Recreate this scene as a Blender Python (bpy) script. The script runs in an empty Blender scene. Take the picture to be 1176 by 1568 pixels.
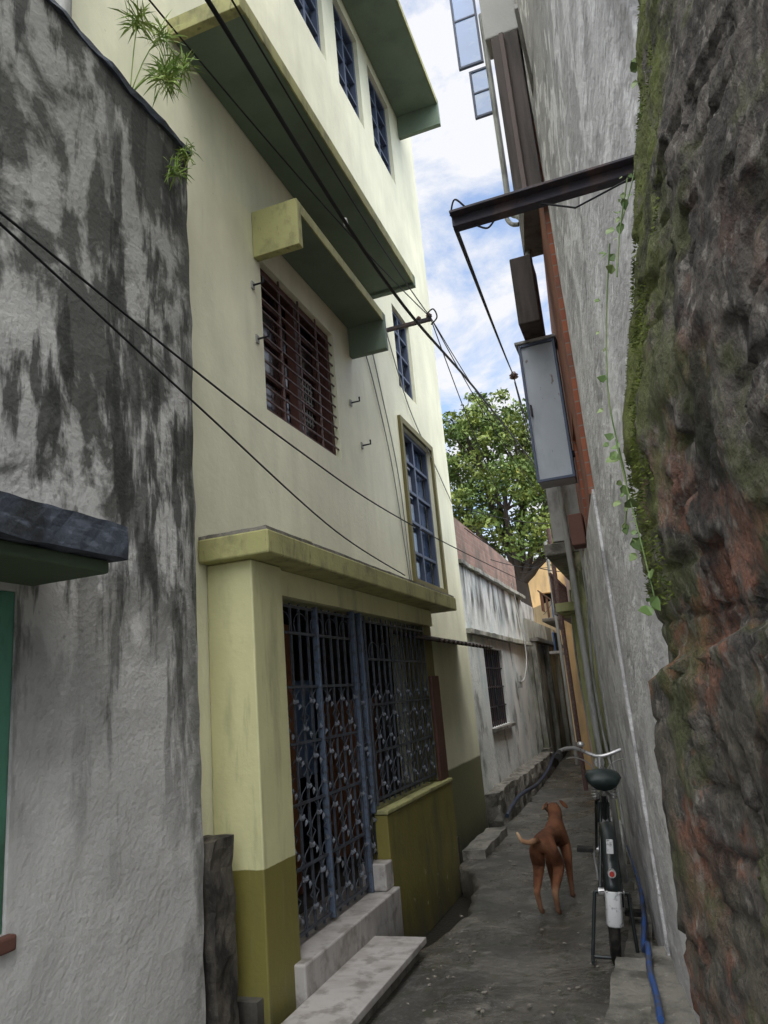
import bpy, bmesh, math, random
from mathutils import Vector, Matrix, noise
random.seed(7)
sc=bpy.context.scene
COL=sc.collection
# ---------------------------------------------------------------- materials
def mk(name, base, layers=(), rough=.85, bump=.25, bscale=35, metal=0, spec=.3, bscale3=None, rvar=None, bdist=.01):
    m=bpy.data.materials.new(name); m.use_nodes=True
    nt=m.node_tree; N=nt.nodes; L=nt.links
    bs=N['Principled BSDF']
    bs.inputs['Roughness'].default_value=rough
    bs.inputs['Metallic'].default_value=metal
    bs.inputs['Specular IOR Level'].default_value=spec
    tc=N.new('ShaderNodeTexCoord')
    sep=N.new('ShaderNodeSeparateXYZ'); L.new(tc.outputs['Object'],sep.inputs[0])
    cur=None
    def noi(s,d,off=0,dist=0.):
        mp=N.new('ShaderNodeMapping'); mp.inputs['Scale'].default_value=s
        mp.inputs['Location'].default_value=(off,off*1.7,off*.6)
        L.new(tc.outputs['Object'],mp.inputs[0])
        n=N.new('ShaderNodeTexNoise'); n.inputs['Scale'].default_value=1; n.inputs['Detail'].default_value=d
        n.inputs['Roughness'].default_value=.6; n.inputs['Distortion'].default_value=dist
        L.new(mp.outputs[0],n.inputs[0]); return n.outputs[0]
    rgb=N.new('ShaderNodeRGB'); rgb.outputs[0].default_value=(*base,1)
    hsv=N.new('ShaderNodeHueSaturation'); L.new(rgb.outputs[0],hsv.inputs['Color'])
    mr=N.new('ShaderNodeMapRange'); mr.inputs[1].default_value=.3; mr.inputs[2].default_value=.7
    mr.inputs[3].default_value=.86; mr.inputs[4].default_value=1.12
    L.new(noi((1.7,1.7,1.1),4,3.1),mr.inputs[0]); L.new(mr.outputs[0],hsv.inputs['Value'])
    cur=hsv.outputs[0]
    for i,l in enumerate(layers):
        fac=None
        if l.get('s'):
            mr=N.new('ShaderNodeMapRange'); mr.inputs[1].default_value=l.get('lo',.45); mr.inputs[2].default_value=l.get('hi',.6)
            L.new(noi(l['s'],l.get('d',6),i*5.3+l.get('o',0),l.get('dist',0)),mr.inputs[0]); fac=mr.outputs[0]
        for k,ax in (('z',2),('y',1),('x',0)):
            if k in l:
                a=N.new('ShaderNodeMath'); a.operation='MULTIPLY_ADD'
                nz=noi(l.get('zs',(3,3,3)),4,9+i); 
                L.new(nz,a.inputs[0]); a.inputs[1].default_value=l.get('zn',.3); L.new(sep.outputs[ax],a.inputs[2])
                z=N.new('ShaderNodeMapRange'); z.inputs[1].default_value=l[k][0]; z.inputs[2].default_value=l[k][1]
                L.new(a.outputs[0],z.inputs[0])
                if fac is None: fac=z.outputs[0]
                else:
                    mu=N.new('ShaderNodeMath'); mu.operation='MULTIPLY'; L.new(fac,mu.inputs[0]); L.new(z.outputs[0],mu.inputs[1]); fac=mu.outputs[0]
        mu=N.new('ShaderNodeMath'); mu.operation='MULTIPLY'; L.new(fac,mu.inputs[0]); mu.inputs[1].default_value=l.get('a',1)
        mx=N.new('ShaderNodeMix'); mx.data_type='RGBA'
        L.new(mu.outputs[0],mx.inputs[0]); L.new(cur,mx.inputs[6]); mx.inputs[7].default_value=(*l['c'],1)
        cur=mx.outputs[2]
    L.new(cur,bs.inputs['Base Color'])
    if rvar:
        mr=N.new('ShaderNodeMapRange'); mr.inputs[1].default_value=.4; mr.inputs[2].default_value=.62
        mr.inputs[3].default_value=rvar; mr.inputs[4].default_value=rough
        L.new(noi((1.5,1.5,1.5),5,20),mr.inputs[0]); L.new(mr.outputs[0],bs.inputs['Roughness'])
    if bump:
        b=N.new('ShaderNodeBump'); b.inputs['Strength'].default_value=bump; b.inputs['Distance'].default_value=bdist
        L.new(noi(bscale3 or (bscale,)*3,8,1),b.inputs['Height']); L.new(b.outputs[0],bs.inputs['Normal'])
    return m
def brickmat(name,c1,c2,mort,scale=4.2,layers=None):
    m=mk(name,c1,layers or (),bump=0); nt=m.node_tree;N=nt.nodes;L=nt.links
    bs=N['Principled BSDF']
    sep=[n for n in N if n.type=='SEPXYZ'][0]
    cb=N.new('ShaderNodeCombineXYZ'); L.new(sep.outputs[1],cb.inputs[0]); L.new(sep.outputs[2],cb.inputs[1])
    br=N.new('ShaderNodeTexBrick'); br.inputs['Scale'].default_value=scale; br.inputs['Mortar Size'].default_value=.018
    br.inputs['Color1'].default_value=(*c1,1);br.inputs['Color2'].default_value=(*c2,1);br.inputs['Mortar'].default_value=(*mort,1)
    br.inputs['Brick Width'].default_value=1.0; br.inputs['Row Height'].default_value=.33
    L.new(cb.outputs[0],br.inputs[0])
    hs=[n for n in N if n.type=='HUE_SAT'][0]; L.new(br.outputs[0],hs.inputs['Color'])
    b=N.new('ShaderNodeBump'); b.invert=True; b.inputs['Strength'].default_value=.6; b.inputs['Distance'].default_value=.01
    L.new(br.outputs[1],b.inputs['Height']); L.new(b.outputs[0],bs.inputs['Normal'])
    return m

basedirt=lambda z=.5,a=.7:{'c':(.07,.065,.05),'z':(z,0),'zn':.5,'a':a,'s':(3,3,1.5),'lo':.3,'hi':.55}
YEL=mk('yellow_cream_paint',(.61,.59,.33),[{'c':(.19,.17,.045),'z':(.752,.748),'zn':0.012,'zs':(9,9,9)},{'c':(.10,.10,.07),'s':(6,6,1.2),'lo':.54,'hi':.8,'a':.5},{'c':(.25,.25,.15),'s':(18,18,2),'lo':.60,'hi':.74,'a':.45},{'c':(.06,.06,.05),'z':(.45,.0),'zn':.4,'a':.7},{'c':(.6,.6,.5),'s':(14,14,14),'lo':.68,'hi':.7,'a':.5,'z':(.9,.5)}],rough=.55,bump=.25,bscale=25)
CREAM=mk('cream_paint',(.80,.785,.60),[{'c':(.60,.60,.44),'s':(6,6,.5),'lo':.5,'hi':.8,'a':.35}],rough=.6,bump=.2,bscale=22)
OLIVE=mk('olive_base_paint',(.19,.165,.045),[{'c':(.08,.075,.04),'s':(5,5,2),'lo':.47,'hi':.68,'a':.75},{'c':(.5,.48,.4),'s':(9,9,9),'lo':.64,'hi':.66,'z':(.4,.1),'a':.8},basedirt(.4,.85)],rough=.5,bump=.25)
OLTRIM=mk('olive_trim_paint',(.38,.365,.16),[{'c':(.10,.10,.06),'s':(7,7,4),'lo':.48,'hi':.68,'a':.65},{'c':(.05,.05,.035),'s':(20,20,5),'lo':.60,'hi':.7,'a':.55}],rough=.7)
GREENU=mk('green_grey_paint',(.16,.21,.155),[{'c':(.10,.12,.09),'s':(3,3,3),'lo':.5,'hi':.7,'a':.5}],rough=.7)
CREAM2=mk('cream_facade_paint',(.80,.785,.585),[{'c':(.62,.61,.44),'s':(5,5,.4),'lo':.5,'hi':.8,'a':.5},{'c':(.36,.36,.26),'s':(16,16,1.0),'lo':.64,'hi':.78,'a':.45},{'c':(.22,.22,.18),'s':(40,40,40),'lo':.70,'hi':.73,'a':.5},{'c':(.18,.18,.10),'z':(.72,.70),'zn':.02},{'c':(.06,.06,.05),'z':(.3,.0),'zn':.3,'a':.7}],rough=.6,bump=.35,bscale=22)
MOULD=mk('mouldy_grey_plaster',(.56,.55,.53),[
  {'c':(.38,.375,.36),'s':(1.8,1.8,1.3),'lo':.45,'hi':.66,'a':.7},
  {'c':(.22,.22,.195),'s':(1,1,1),'lo':.1,'hi':.2,'z':(2.8,4.4),'zn':1.2,'zs':(2.5,2.5,1.5),'a':.7},
  {'c':(.05,.052,.043),'s':(2.6,3.0,1.9),'lo':.465,'hi':.53,'z':(2.0,2.9),'zn':1.2,'zs':(2,2,2),'a':.88,'dist':.35,'d':10},
  {'c':(.03,.032,.026),'s':(6,6.5,1.4),'lo':.52,'hi':.58,'z':(1.5,2.7),'zn':1.2,'a':.85,'o':4,'d':10},
  {'c':(.04,.04,.035),'y':(2.3,2.6),'zn':.3,'zs':(3,3,3),'s':(6,6,1.0),'lo':.52,'hi':.58,'z':(.9,1.9),'a':.8,'o':9,'d':10},
  {'c':(.10,.10,.09),'s':(30,30,22),'lo':.58,'hi':.66,'a':.4,'d':8,'z':(1.2,2.4)},
  {'c':(.06,.06,.05),'y':(2.90,3.02),'zn':.12,'zs':(6,6,6),'a':.65,'s':(6,6,3),'lo':.38,'hi':.52},
  {'c':(.24,.23,.20),'z':(.9,.1),'zn':.6,'a':.6,'s':(3,3,2),'lo':.4,'hi':.6}],rough=.92,bump=.38,bscale=38,bdist=.02)
WHITEP=mk('old_white_plaster',(.66,.645,.635),[
  {'c':(.50,.485,.48),'s':(2.5,1.6,2.4),'lo':.45,'hi':.53,'a':.85},
  {'c':(.30,.29,.285),'s':(5,2.4,3.6),'lo':.56,'hi':.61,'a':.7,'d':10},
  {'c':(.22,.21,.205),'s':(3,1.6,1.6),'lo':.3,'hi':.5,'z':(3.6,5.2),'zn':1.6,'zs':(2.2,2.2,2.2),'a':.6},
  {'c':(.80,.785,.77),'s':(7,3.5,6),'lo':.54,'hi':.58,'a':.75,'d':10},{'c':(.14,.14,.135),'s':(26,12,22),'lo':.65,'hi':.68,'a':.55},{'c':(.16,.15,.13),'z':(.5,0),'zn':.5,'a':.6,'s':(3,3,1.5),'lo':.35,'hi':.6}],rough=.9,bump=.8,bscale3=(22,14,24),bdist=.02)
ROAD=mk('wet_concrete_road',(.115,.104,.087),[
  {'c':(.048,.044,.038),'s':(1.6,1.6,1.6),'lo':.43,'hi':.54,'a':.85},
  {'c':(.22,.20,.17),'s':(7,7,7),'lo':.56,'hi':.66,'a':.6},
  {'c':(.04,.045,.022),'s':(12,12,12),'lo':.54,'hi':.64,'a':.65},
  {'c':(.27,.26,.23),'s':(60,60,60),'lo':.61,'hi':.67,'a':.5}],rough=.6,rvar=.12,bump=.8,bscale=16,spec=.6,bdist=.02)
MUD=mk('drain_mud',(.028,.025,.02),rough=.3,bump=.6)
CONC=mk('rough_concrete',(.23,.215,.185),[{'c':(.08,.075,.06),'s':(6,6,6),'lo':.45,'hi':.62,'a':.8},{'c':(.4,.38,.34),'s':(20,20,20),'lo':.6,'hi':.68,'a':.5}],bump=.8,bscale=20,bdist=.02)
MARBLE=mk('marble_step',(.42,.395,.375),[{'c':(.27,.235,.21),'s':(3,8,3),'lo':.46,'hi':.6,'a':.5,'dist':1.},{'c':(.13,.115,.095),'s':(9,9,9),'lo':.50,'hi':.64,'a':.6,'d':9},{'c':(.10,.09,.07),'z':(.12,.0),'zn':.06,'zs':(9,9,9),'a':.5}],rough=.38,bump=.1)
DARKM=mk('dark_iron',(.04,.045,.055),[{'c':(.10,.06,.04),'s':(30,30,30),'lo':.55,'hi':.65,'a':.6}],rough=.5,metal=.3,bump=.1)
BLUEM=mk('blue_grey_iron',(.075,.088,.11),[{'c':(.05,.045,.045),'s':(30,30,30),'lo':.5,'hi':.6,'a':.7}],rough=.45,metal=.2,bump=.1)
BLUEP=mk('blue_painted_post',(.10,.13,.185),[{'c':(.06,.06,.06),'s':(30,30,30),'lo':.5,'hi':.6,'a':.7}],rough=.45,metal=.2,bump=.1)
LEAFM=mk('grey_iron_leaf',(.18,.20,.235),[{'c':(.08,.075,.07),'s':(30,30,30),'lo':.5,'hi':.6,'a':.6}],rough=.5,metal=.1,bump=0)
BROWNW=mk('brown_window_wood',(.105,.045,.034),[{'c':(.05,.025,.018),'s':(20,20,3),'lo':.45,'hi':.6,'a':.8}],rough=.6)
RUST=mk('rusty_bar',(.11,.065,.06),[{'c':(.19,.14,.12),'s':(30,30,30),'lo':.5,'hi':.6,'a':.6}],rough=.6,bump=0)
GLASSB=mk('blue_window_glass',(.05,.08,.15),[{'c':(.16,.20,.28),'s':(3,3,2),'lo':.45,'hi':.6,'a':.7}],rough=.1,spec=.8,bump=0)
GLASSD=mk('dark_window_glass',(.035,.025,.025),[{'c':(.14,.09,.08),'s':(5,5,3),'lo':.5,'hi':.6,'a':.6}],rough=.12,spec=.6,bump=0)
FRAMEB=mk('blue_grey_frame',(.08,.10,.15),rough=.5,bump=0)
OLIVEF=mk('olive_frame',(.17,.15,.06),rough=.6,bump=.1)
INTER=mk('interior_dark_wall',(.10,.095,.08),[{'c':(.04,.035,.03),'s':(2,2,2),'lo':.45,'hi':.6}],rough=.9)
INTBR=mk('interior_brown_door',(.26,.11,.055),rough=.5)
INTBL=mk('blue_cloth',(.12,.20,.38),[{'c':(.25,.27,.33),'s':(6,6,2),'lo':.5,'hi':.6}],rough=.9)
CABLE=mk('black_cable',(.012,.012,.013),rough=.6,bump=0)
CABLEG=mk('grey_cable',(.30,.30,.28),rough=.6,bump=0)
PIPEB=mk('blue_pipe_plastic',(.03,.08,.25),[{'c':(.08,.075,.07),'s':(9,9,9),'lo':.46,'hi':.62,'a':.8}],rough=.45,bump=0)
PIPED=mk('dark_pipe_plastic',(.03,.045,.085),[{'c':(.07,.065,.06),'s':(9,9,9),'lo':.46,'hi':.62,'a':.8}],rough=.5,bump=0)
PIPEG=mk('grey_pipe_plastic',(.34,.34,.32),[{'c':(.12,.12,.1),'s':(9,9,3),'lo':.5,'hi':.65,'a':.7}],rough=.55,bump=.1)
SLABD=mk('dark_slate_slab',(.055,.065,.085),[{'c':(.02,.022,.022),'s':(7,7,7),'lo':.45,'hi':.6,'a':.8},{'c':(.13,.15,.19),'s':(20,5,20),'lo':.58,'hi':.66,'a':.7}],rough=.75,bump=.6,bscale=20,bdist=.015)
GREENJ=mk('green_door_paint',(.08,.22,.15),[{'c':(.04,.08,.05),'s':(8,8,3),'lo':.5,'hi':.65,'a':.7}],rough=.6)
REDSILL=mk('red_oxide_sill',(.13,.06,.045),rough=.7)
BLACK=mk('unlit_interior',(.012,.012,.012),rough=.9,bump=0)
BARK0=mk('mossy_old_brick',(.12,.105,.09),[
  {'c':(.04,.036,.032),'s':(34,24,9),'lo':.46,'hi':.56,'d':10,'a':.85},
  {'c':(.225,.10,.062),'s':(14,9,7),'lo':.50,'hi':.56,'z':(2.4,1.85),'zn':.5,'a':.82,'o':3,'d':10},
  {'c':(.08,.07,.06),'s':(60,45,30),'lo':.49,'hi':.58,'a':.55,'o':5,'d':10},
  {'c':(.27,.245,.21),'s':(70,45,26),'lo':.55,'hi':.63,'a':.6,'d':10},
  {'c':(.10,.088,.066),'s':(12,9,7),'lo':.40,'hi':.54,'z':(1.56,1.44),'zn':.1,'a':.8,'o':6},
  {'c':(.11,.13,.03),'y':(1.17,1.28),'zn':.18,'zs':(16,16,8),'z':(1.55,1.8),'s':(30,20,15),'lo':.35,'hi':.5,'a':.9},
  {'c':(.08,.09,.03),'s':(7,5,5),'lo':.52,'hi':.60,'a':.65,'o':8},
  {'c':(.02,.018,.017),'s':(12,8,4),'lo':.55,'hi':.62,'a':.75,'o':12,'d':9}],rough=.95,bump=1,bscale3=(110,80,45),bdist=.02)
BRICK=brickmat('red_brick',(.33,.11,.055),(.24,.08,.045),(.22,.18,.15),layers=[{'c':(.10,.08,.07),'s':(5,5,3),'lo':.5,'hi':.7,'a':.6}])
PBRICK=brickmat('pale_brick',(.34,.21,.165),(.27,.16,.125),(.33,.29,.25),layers=[{'c':(.12,.11,.09),'s':(3,3,2),'lo':.44,'hi':.64,'a':.75}])
WHOUSE=mk('stained_white_limewash',(.70,.71,.68),[{'c':(.36,.46,.47),'s':(2.5,2.5,1.5),'lo':.48,'hi':.62,'a':.5},
  {'c':(.05,.05,.045),'s':(6,3,.9),'lo':.46,'hi':.6,'z':(2.5,2.95),'zn':.5,'a':.85},
  {'c':(.07,.065,.05),'s':(5,2,1.4),'lo':.57,'hi':.65,'a':.6,'d':9},basedirt(.6,.85)],rough=.9,bump=.5,bscale=14,bdist=.02)
DIRTYW=mk('grimy_grey_plaster',(.42,.41,.36),[{'c':(.10,.10,.085),'s':(3,2,.9),'lo':.48,'hi':.6,'a':.85},{'c':(.22,.24,.12),'s':(5,3,2),'lo':.52,'hi':.66,'a':.6},basedirt(.9,.9)],bump=.6,bscale=14,bdist=.02)
MOSSW=mk('mossy_green_plaster',(.34,.34,.17),[{'c':(.07,.075,.04),'s':(5,2.5,1),'lo':.49,'hi':.6,'a':.9},{'c':(.42,.40,.28),'s':(7,5,3),'lo':.55,'hi':.65,'a':.6}],bump=.6,bscale=14,bdist=.02)
OCHRE=mk('ochre_plaster',(.72,.50,.25),[{'c':(.3,.22,.15),'s':(4,4,1),'lo':.5,'hi':.66,'a':.5}])
PINKW=mk('pink_plaster',(.60,.44,.38),[{'c':(.2,.15,.12),'s':(4,4,1),'lo':.52,'hi':.66,'a':.6}])
GREYW=mk('grey_plaster',(.42,.41,.39),[{'c':(.17,.16,.15),'s':(4,3,2),'lo':.48,'hi':.62,'a':.8}])
BROWNB=mk('dark_brown_board',(.075,.058,.05),[{'c':(.03,.025,.02),'s':(10,10,1),'lo':.45,'hi':.6,'a':.8}],rough=.7)
CABIN=mk('pale_grey_blue_metal',(.42,.455,.49),[{'c':(.25,.27,.29),'s':(4,4,2),'lo':.5,'hi':.68,'a':.5},{'c':(.16,.08,.05),'s':(18,18,8),'lo':.64,'hi':.69,'a':.7}],rough=.6,bump=.05)
BEAM=mk('black_steel',(.03,.025,.032),[{'c':(.09,.05,.04),'s':(14,14,14),'lo':.5,'hi':.62,'a':.6}],rough=.6,bump=.3)
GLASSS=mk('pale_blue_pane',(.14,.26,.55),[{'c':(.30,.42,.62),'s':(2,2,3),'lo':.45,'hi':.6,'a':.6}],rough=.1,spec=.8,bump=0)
PORC=mk('porcelain_brown',(.10,.05,.04),rough=.25,bump=0)
TIRE=mk('bicycle_tyre',(.02,.019,.018),[{'c':(.10,.085,.07),'s':(20,20,20),'lo':.5,'hi':.65,'a':.6}],rough=.85)
CHROME=mk('dull_chrome',(.5,.49,.48),[{'c':(.13,.08,.05),'s':(40,40,40),'lo':.56,'hi':.66,'a':.8}],rough=.35,metal=.7,bump=0)
BIKEP=mk('dark_bicycle_paint',(.015,.02,.02),rough=.35,spec=.5,bump=0)
SADDLE=mk('green_black_saddle',(.017,.027,.025),rough=.4,bump=.1)
WHITEPL=mk('white_mudflap_paint',(.6,.6,.6),[{'c':(.2,.2,.2),'s':(30,30,30),'lo':.56,'hi':.66}],rough=.4,bump=0)
RED=mk('red_reflector',(.35,.04,.03),rough=.2,bump=0)
# ---------------------------------------------------------------- geometry helpers
def parent(name):
    e=bpy.data.objects.new(name,None); COL.objects.link(e); e.empty_display_size=.1; return e
def obj(name,bm,mat,par=None,smooth=False):
    me=bpy.data.meshes.new(name); bm.to_mesh(me); bm.free()
    o=bpy.data.objects.new(name,me); COL.objects.link(o)
    for m in (mat if isinstance(mat,(list,tuple)) else [mat]): me.materials.append(m)
    if smooth:
        for p in me.polygons: p.use_smooth=True
    if par: o.parent=par
    return o
def bbox(bm,x0,x1,y0,y1,z0,z1,mi=0):
    v=[bm.verts.new((x,y,z)) for x in (x0,x1) for y in (y0,y1) for z in (z0,z1)]
    for f in ((0,1,3,2),(4,6,7,5),(0,4,5,1),(2,3,7,6),(0,2,6,4),(1,5,7,3)):
        fc=bm.faces.new([v[i] for i in f]); fc.material_index=mi
def box(name,x0,x1,y0,y1,z0,z1,mat,par=None,bev=.006):
    bm=bmesh.new(); bbox(bm,x0,x1,y0,y1,z0,z1); bmesh.ops.recalc_face_normals(bm,faces=bm.faces)
    o=obj(name,bm,mat,par)
    if bev:
        b=o.modifiers.new('b','BEVEL'); b.width=bev; b.segments=2
    return o
def boxes(name,lst,mat,par=None,bev=0):
    bm=bmesh.new()
    for l in lst: bbox(bm,*l)
    bmesh.ops.recalc_face_normals(bm,faces=bm.faces)
    o=obj(name,bm,mat,par)
    if bev:
        b=o.modifiers.new('b','BEVEL'); b.width=bev; b.segments=2
    return o
def rough_box(name,x0,x1,y0,y1,z0,z1,mat,par=None,res=.06,amp=.012,freq=6):
    bm=bmesh.new(); bbox(bm,x0,x1,y0,y1,z0,z1)
    for ax,(a,b) in enumerate(((x0,x1),(y0,y1),(z0,z1))):
        k=max(1,int((b-a)/res))
        for i in range(1,k):
            co=[0,0,0]; co[ax]=a+(b-a)*i/k; no=[0,0,0]; no[ax]=1
            bmesh.ops.bisect_plane(bm,geom=bm.verts[:]+bm.edges[:]+bm.faces[:],plane_co=co,plane_no=no)
    for v in bm.verts:
        n_=noise.noise_vector(v.co*freq)+noise.noise_vector(v.co*freq*3)*.4
        v.co+=n_*amp
    bmesh.ops.recalc_face_normals(bm,faces=bm.faces)
    return obj(name,bm,mat,par,smooth=False)
def wall(name,mapf,u0,u1,z0,z1,holes,th,mat,par=None):
    us=sorted({u0,u1}|{h[0] for h in holes}|{h[1] for h in holes}); zs=sorted({z0,z1}|{h[2] for h in holes}|{h[3] for h in holes})
    us=[u for u in us if u0<=u<=u1]; zs=[z for z in zs if z0<=z<=z1]
    def solid(i,j):
        if i<0 or j<0 or i>=len(us)-1 or j>=len(zs)-1: return False
        uc=(us[i]+us[i+1])/2; zc=(zs[j]+zs[j+1])/2
        return not any(h[0]<uc<h[1] and h[2]<zc<h[3] for h in holes)
    bm=bmesh.new(); cache={}
    def V(u,w,z):
        k=(round(u,4),w,round(z,4))
        if k not in cache: cache[k]=bm.verts.new(mapf(u,w,z))
        return cache[k]
    for i in range(len(us)-1):
        for j in range(len(zs)-1):
            if not solid(i,j): continue
            a,b,c,d=us[i],us[i+1],zs[j],zs[j+1]
            for w in (0,th): bm.faces.new([V(a,w,c),V(b,w,c),V(b,w,d),V(a,w,d)])
            if not solid(i-1,j): bm.faces.new([V(a,0,c),V(a,0,d),V(a,th,d),V(a,th,c)])
            if not solid(i+1,j): bm.faces.new([V(b,0,c),V(b,0,d),V(b,th,d),V(b,th,c)])
            if not solid(i,j-1): bm.faces.new([V(a,0,c),V(b,0,c),V(b,th,c),V(a,th,c)])
            if not solid(i,j+1): bm.faces.new([V(a,0,d),V(b,0,d),V(b,th,d),V(a,th,d)])
    bmesh.ops.recalc_face_normals(bm,faces=bm.faces)
    return obj(name,bm,mat,par)
def tube(name,pts,r,mat,par=None,res=3,cyc=False,smooth=False):
    cu=bpy.data.curves.new(name,'CURVE'); cu.dimensions='3D'; cu.bevel_depth=r; cu.bevel_resolution=res
    sets=pts if isinstance(pts[0][0],(tuple,list,Vector)) else [pts]
    for P in sets:
        sp=cu.splines.new('POLY'); sp.points.add(len(P)-1)
        for i,p in enumerate(P): sp.points[i].co=(*p,1)
        sp.use_cyclic_u=cyc
    cu.use_fill_caps=True
    o=bpy.data.objects.new(name,cu); COL.objects.link(o); cu.materials.append(mat)
    if par: o.parent=par
    return o
def sag(a,b,s,n=14):
    a=Vector(a);b=Vector(b)
    return [tuple(a.lerp(b,i/n)-Vector((0,0,s*4*(i/n)*(1-i/n)))) for i in range(n+1)]
def cat(pts,n=8):
    P=[Vector(p) for p in pts]; P=[P[0]]+P+[P[-1]]; out=[]
    for i in range(1,len(P)-2):
        for k in range(n):
            t=k/n; a,b,c,d=P[i-1:i+3]
            out.append(tuple(.5*((2*b)+(c-a)*t+(2*a-5*b+4*c-d)*t*t+(3*b-a-3*c+d)*t**3)))
    out.append(tuple(P[-2])); return out
# ---------------------------------------------------------------- ground
bm=bmesh.new(); S=150
bm.faces.new([bm.verts.new(p) for p in ((-S,-S,-.25),(S,-S,-.25),(S,S,-.25),(-S,S,-.25))])
obj('ground',bm,MUD)
def lerp_tab(tab,y):
    if y<=tab[0][0]: return tab[0][1]
    for (a,b),(c,d) in zip(tab,tab[1:]):
        if y<=c: return b+(d-b)*(y-a)/(c-a)
    return tab[-1][1]
LE=[(-3,-2.02),(3.0,-1.9),(4.3,-1.78),(4.6,-1.64),(4.95,-1.56),(5.4,-1.51),(6.0,-1.58),(6.5,-1.73),(6.8,-1.93),(7.2,-1.92),(8.4,-1.94),(9.0,-1.84),(9.8,-1.86),(12,-1.90),(14.5,-2.0),(18.5,-2.15),(21,-4.5),(24,-7)]
RE=[(-3,.9),(0,.3),(4.2,-.15),(7.5,-.5),(12,-1.0),(18.5,-1.6),(24,-3.5)]
bm=bmesh.new(); rows=[]
y=-3.
while y<24:
    l=lerp_tab(LE,y)+noise.noise((y*4,0,0))*.035+noise.noise((y*13,5,0))*.012; r=lerp_tab(RE,y); row=[]
    nx=40
    for i in range(nx+1):
        t=i/nx; x=l+(r-l)*t
        z=noise.noise((x*2.2,y*2.2,3))*.016+noise.noise((x*7,y*7,1))*.006+noise.noise((x*19,y*19,1))*.002
        z-=.02*math.exp(-((x-(l+r)/2)/.25)**2)
        if i==0: z-=.02
        row.append(bm.verts.new((x,y,z)))
    lo=bm.verts.new((l+.01,y,-.26)); row.insert(0,lo); rows.append(row)
    y+=.045
for a,b in zip(rows,rows[1:]):
    for i in range(len(a)-1): bm.faces.new([a[i],a[i+1],b[i+1],b[i]])
bmesh.ops.recalc_face_normals(bm,faces=bm.faces)
obj('concrete_alley_road',bm,ROAD,smooth=True)
# ---------------------------------------------------------------- cream building
cb=parent('cream_apartment_building')
XF=-2.20
mL=lambda u,w,z:(XF-w,u,z)
W1=(4.15,5.45,3.47,4.64); W2=(7.22,8.35,2.64,4.40); W3=(7.35,8.0,4.9,5.95)
W4=[(7.3,8.1,8.1,9.35),(6.2,6.95,8.05,9.35),(5.1,5.85,8.0,9.35),(3.9,4.7,8.0,9.35)]
W5=[(6.2,8.0,11.0,12.2)]
holes=[W1,W2,W3]+W4+W5+[(3.42,6.9,-.3,2.30)]
wall('facade_wall',mL,1.6,9.25,-.3,13.5,holes,.22,CREAM2,cb)
box('far_side_wall',-8,XF-.003,9.05,9.247,-.3,13.5,CREAM,cb,0)
box('near_side_wall',-8,XF-.225,1.6,1.8,-.3,13.5,CREAM,cb,0)
box('light_blocking_roof',-8,XF-.01,1.6,9.2,13.3,13.45,CREAM,cb,0)  # unseen roof, added to keep sky light out of the hollow building
box('rear_wall',-8.2,-8.003,1.6,9.25,-.3,13.5,CREAM,cb,0)
for i,z in enumerate((2.45,5.3,8.0,11)):
    box('floor_slab_%d'%i,-8,XF-.225,1.8,9.05,z-.1,z,INTER,cb,0)
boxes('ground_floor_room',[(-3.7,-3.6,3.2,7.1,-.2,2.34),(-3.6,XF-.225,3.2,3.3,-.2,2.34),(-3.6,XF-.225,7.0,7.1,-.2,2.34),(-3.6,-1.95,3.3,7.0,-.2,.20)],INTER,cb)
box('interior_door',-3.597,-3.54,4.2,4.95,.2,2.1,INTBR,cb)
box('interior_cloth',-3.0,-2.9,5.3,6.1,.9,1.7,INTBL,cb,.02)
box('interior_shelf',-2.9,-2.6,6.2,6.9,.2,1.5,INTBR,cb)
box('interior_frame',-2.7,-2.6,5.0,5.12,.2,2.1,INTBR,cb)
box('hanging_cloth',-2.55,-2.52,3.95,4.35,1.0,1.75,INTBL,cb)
# porch
box('porch_pillar',XF+.003,-1.92,3.36,3.70,-.25,2.27,YEL,cb,.008)
box('porch_lintel',XF+.003,-1.96,3.702,6.86,2.12,2.268,YEL,cb,0)
box('awning_slab',XF+.003,-1.77,3.28,7.15,2.272,2.40,OLTRIM,cb,.01)
rough_box('awning_top_coping',XF+.003,-1.785,3.29,7.14,2.39,2.42,CONC,cb,res=.06,amp=.004,freq=12)
box('half_wall',-2.12,-1.92,5.10,6.84,-.25,.70,OLIVE,cb,.008)
box('half_wall_coping',-2.125,-1.91,5.09,6.85,.702,.73,OLTRIM,cb,.006)
box('porch_end_panel',-2.19,-1.98,6.62,6.86,.732,2.118,OLIVEF,cb,.01)
box('door_jamb_post',-1.975,-1.94,6.60,6.84,.732,1.65,BROWNW,cb,.01)
box('gate_threshold',-2.3,-1.86,3.62,5.08,-.2,.25,MARBLE,cb,.01)
box('gate_base_block',-2.1,-1.9,4.93,5.08,.252,.42,MARBLE,cb,.01)
bm=bmesh.new(); n=60
rr=[]
for i in range(n+1):
    yy=6.35+2.35*i/n; dz=.012*math.sin(i*1.5)
    rr.append((bm.verts.new((XF+.003,yy,2.07+dz)),bm.verts.new((-1.77,yy,1.96+dz))))
for a,b in zip(rr,rr[1:]): bm.faces.new([a[0],a[1],b[1],b[0]])
o=obj('tin_canopy',bm,BROWNB,cb); s=o.modifiers.new('s','SOLIDIFY'); s.thickness=.02
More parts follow.
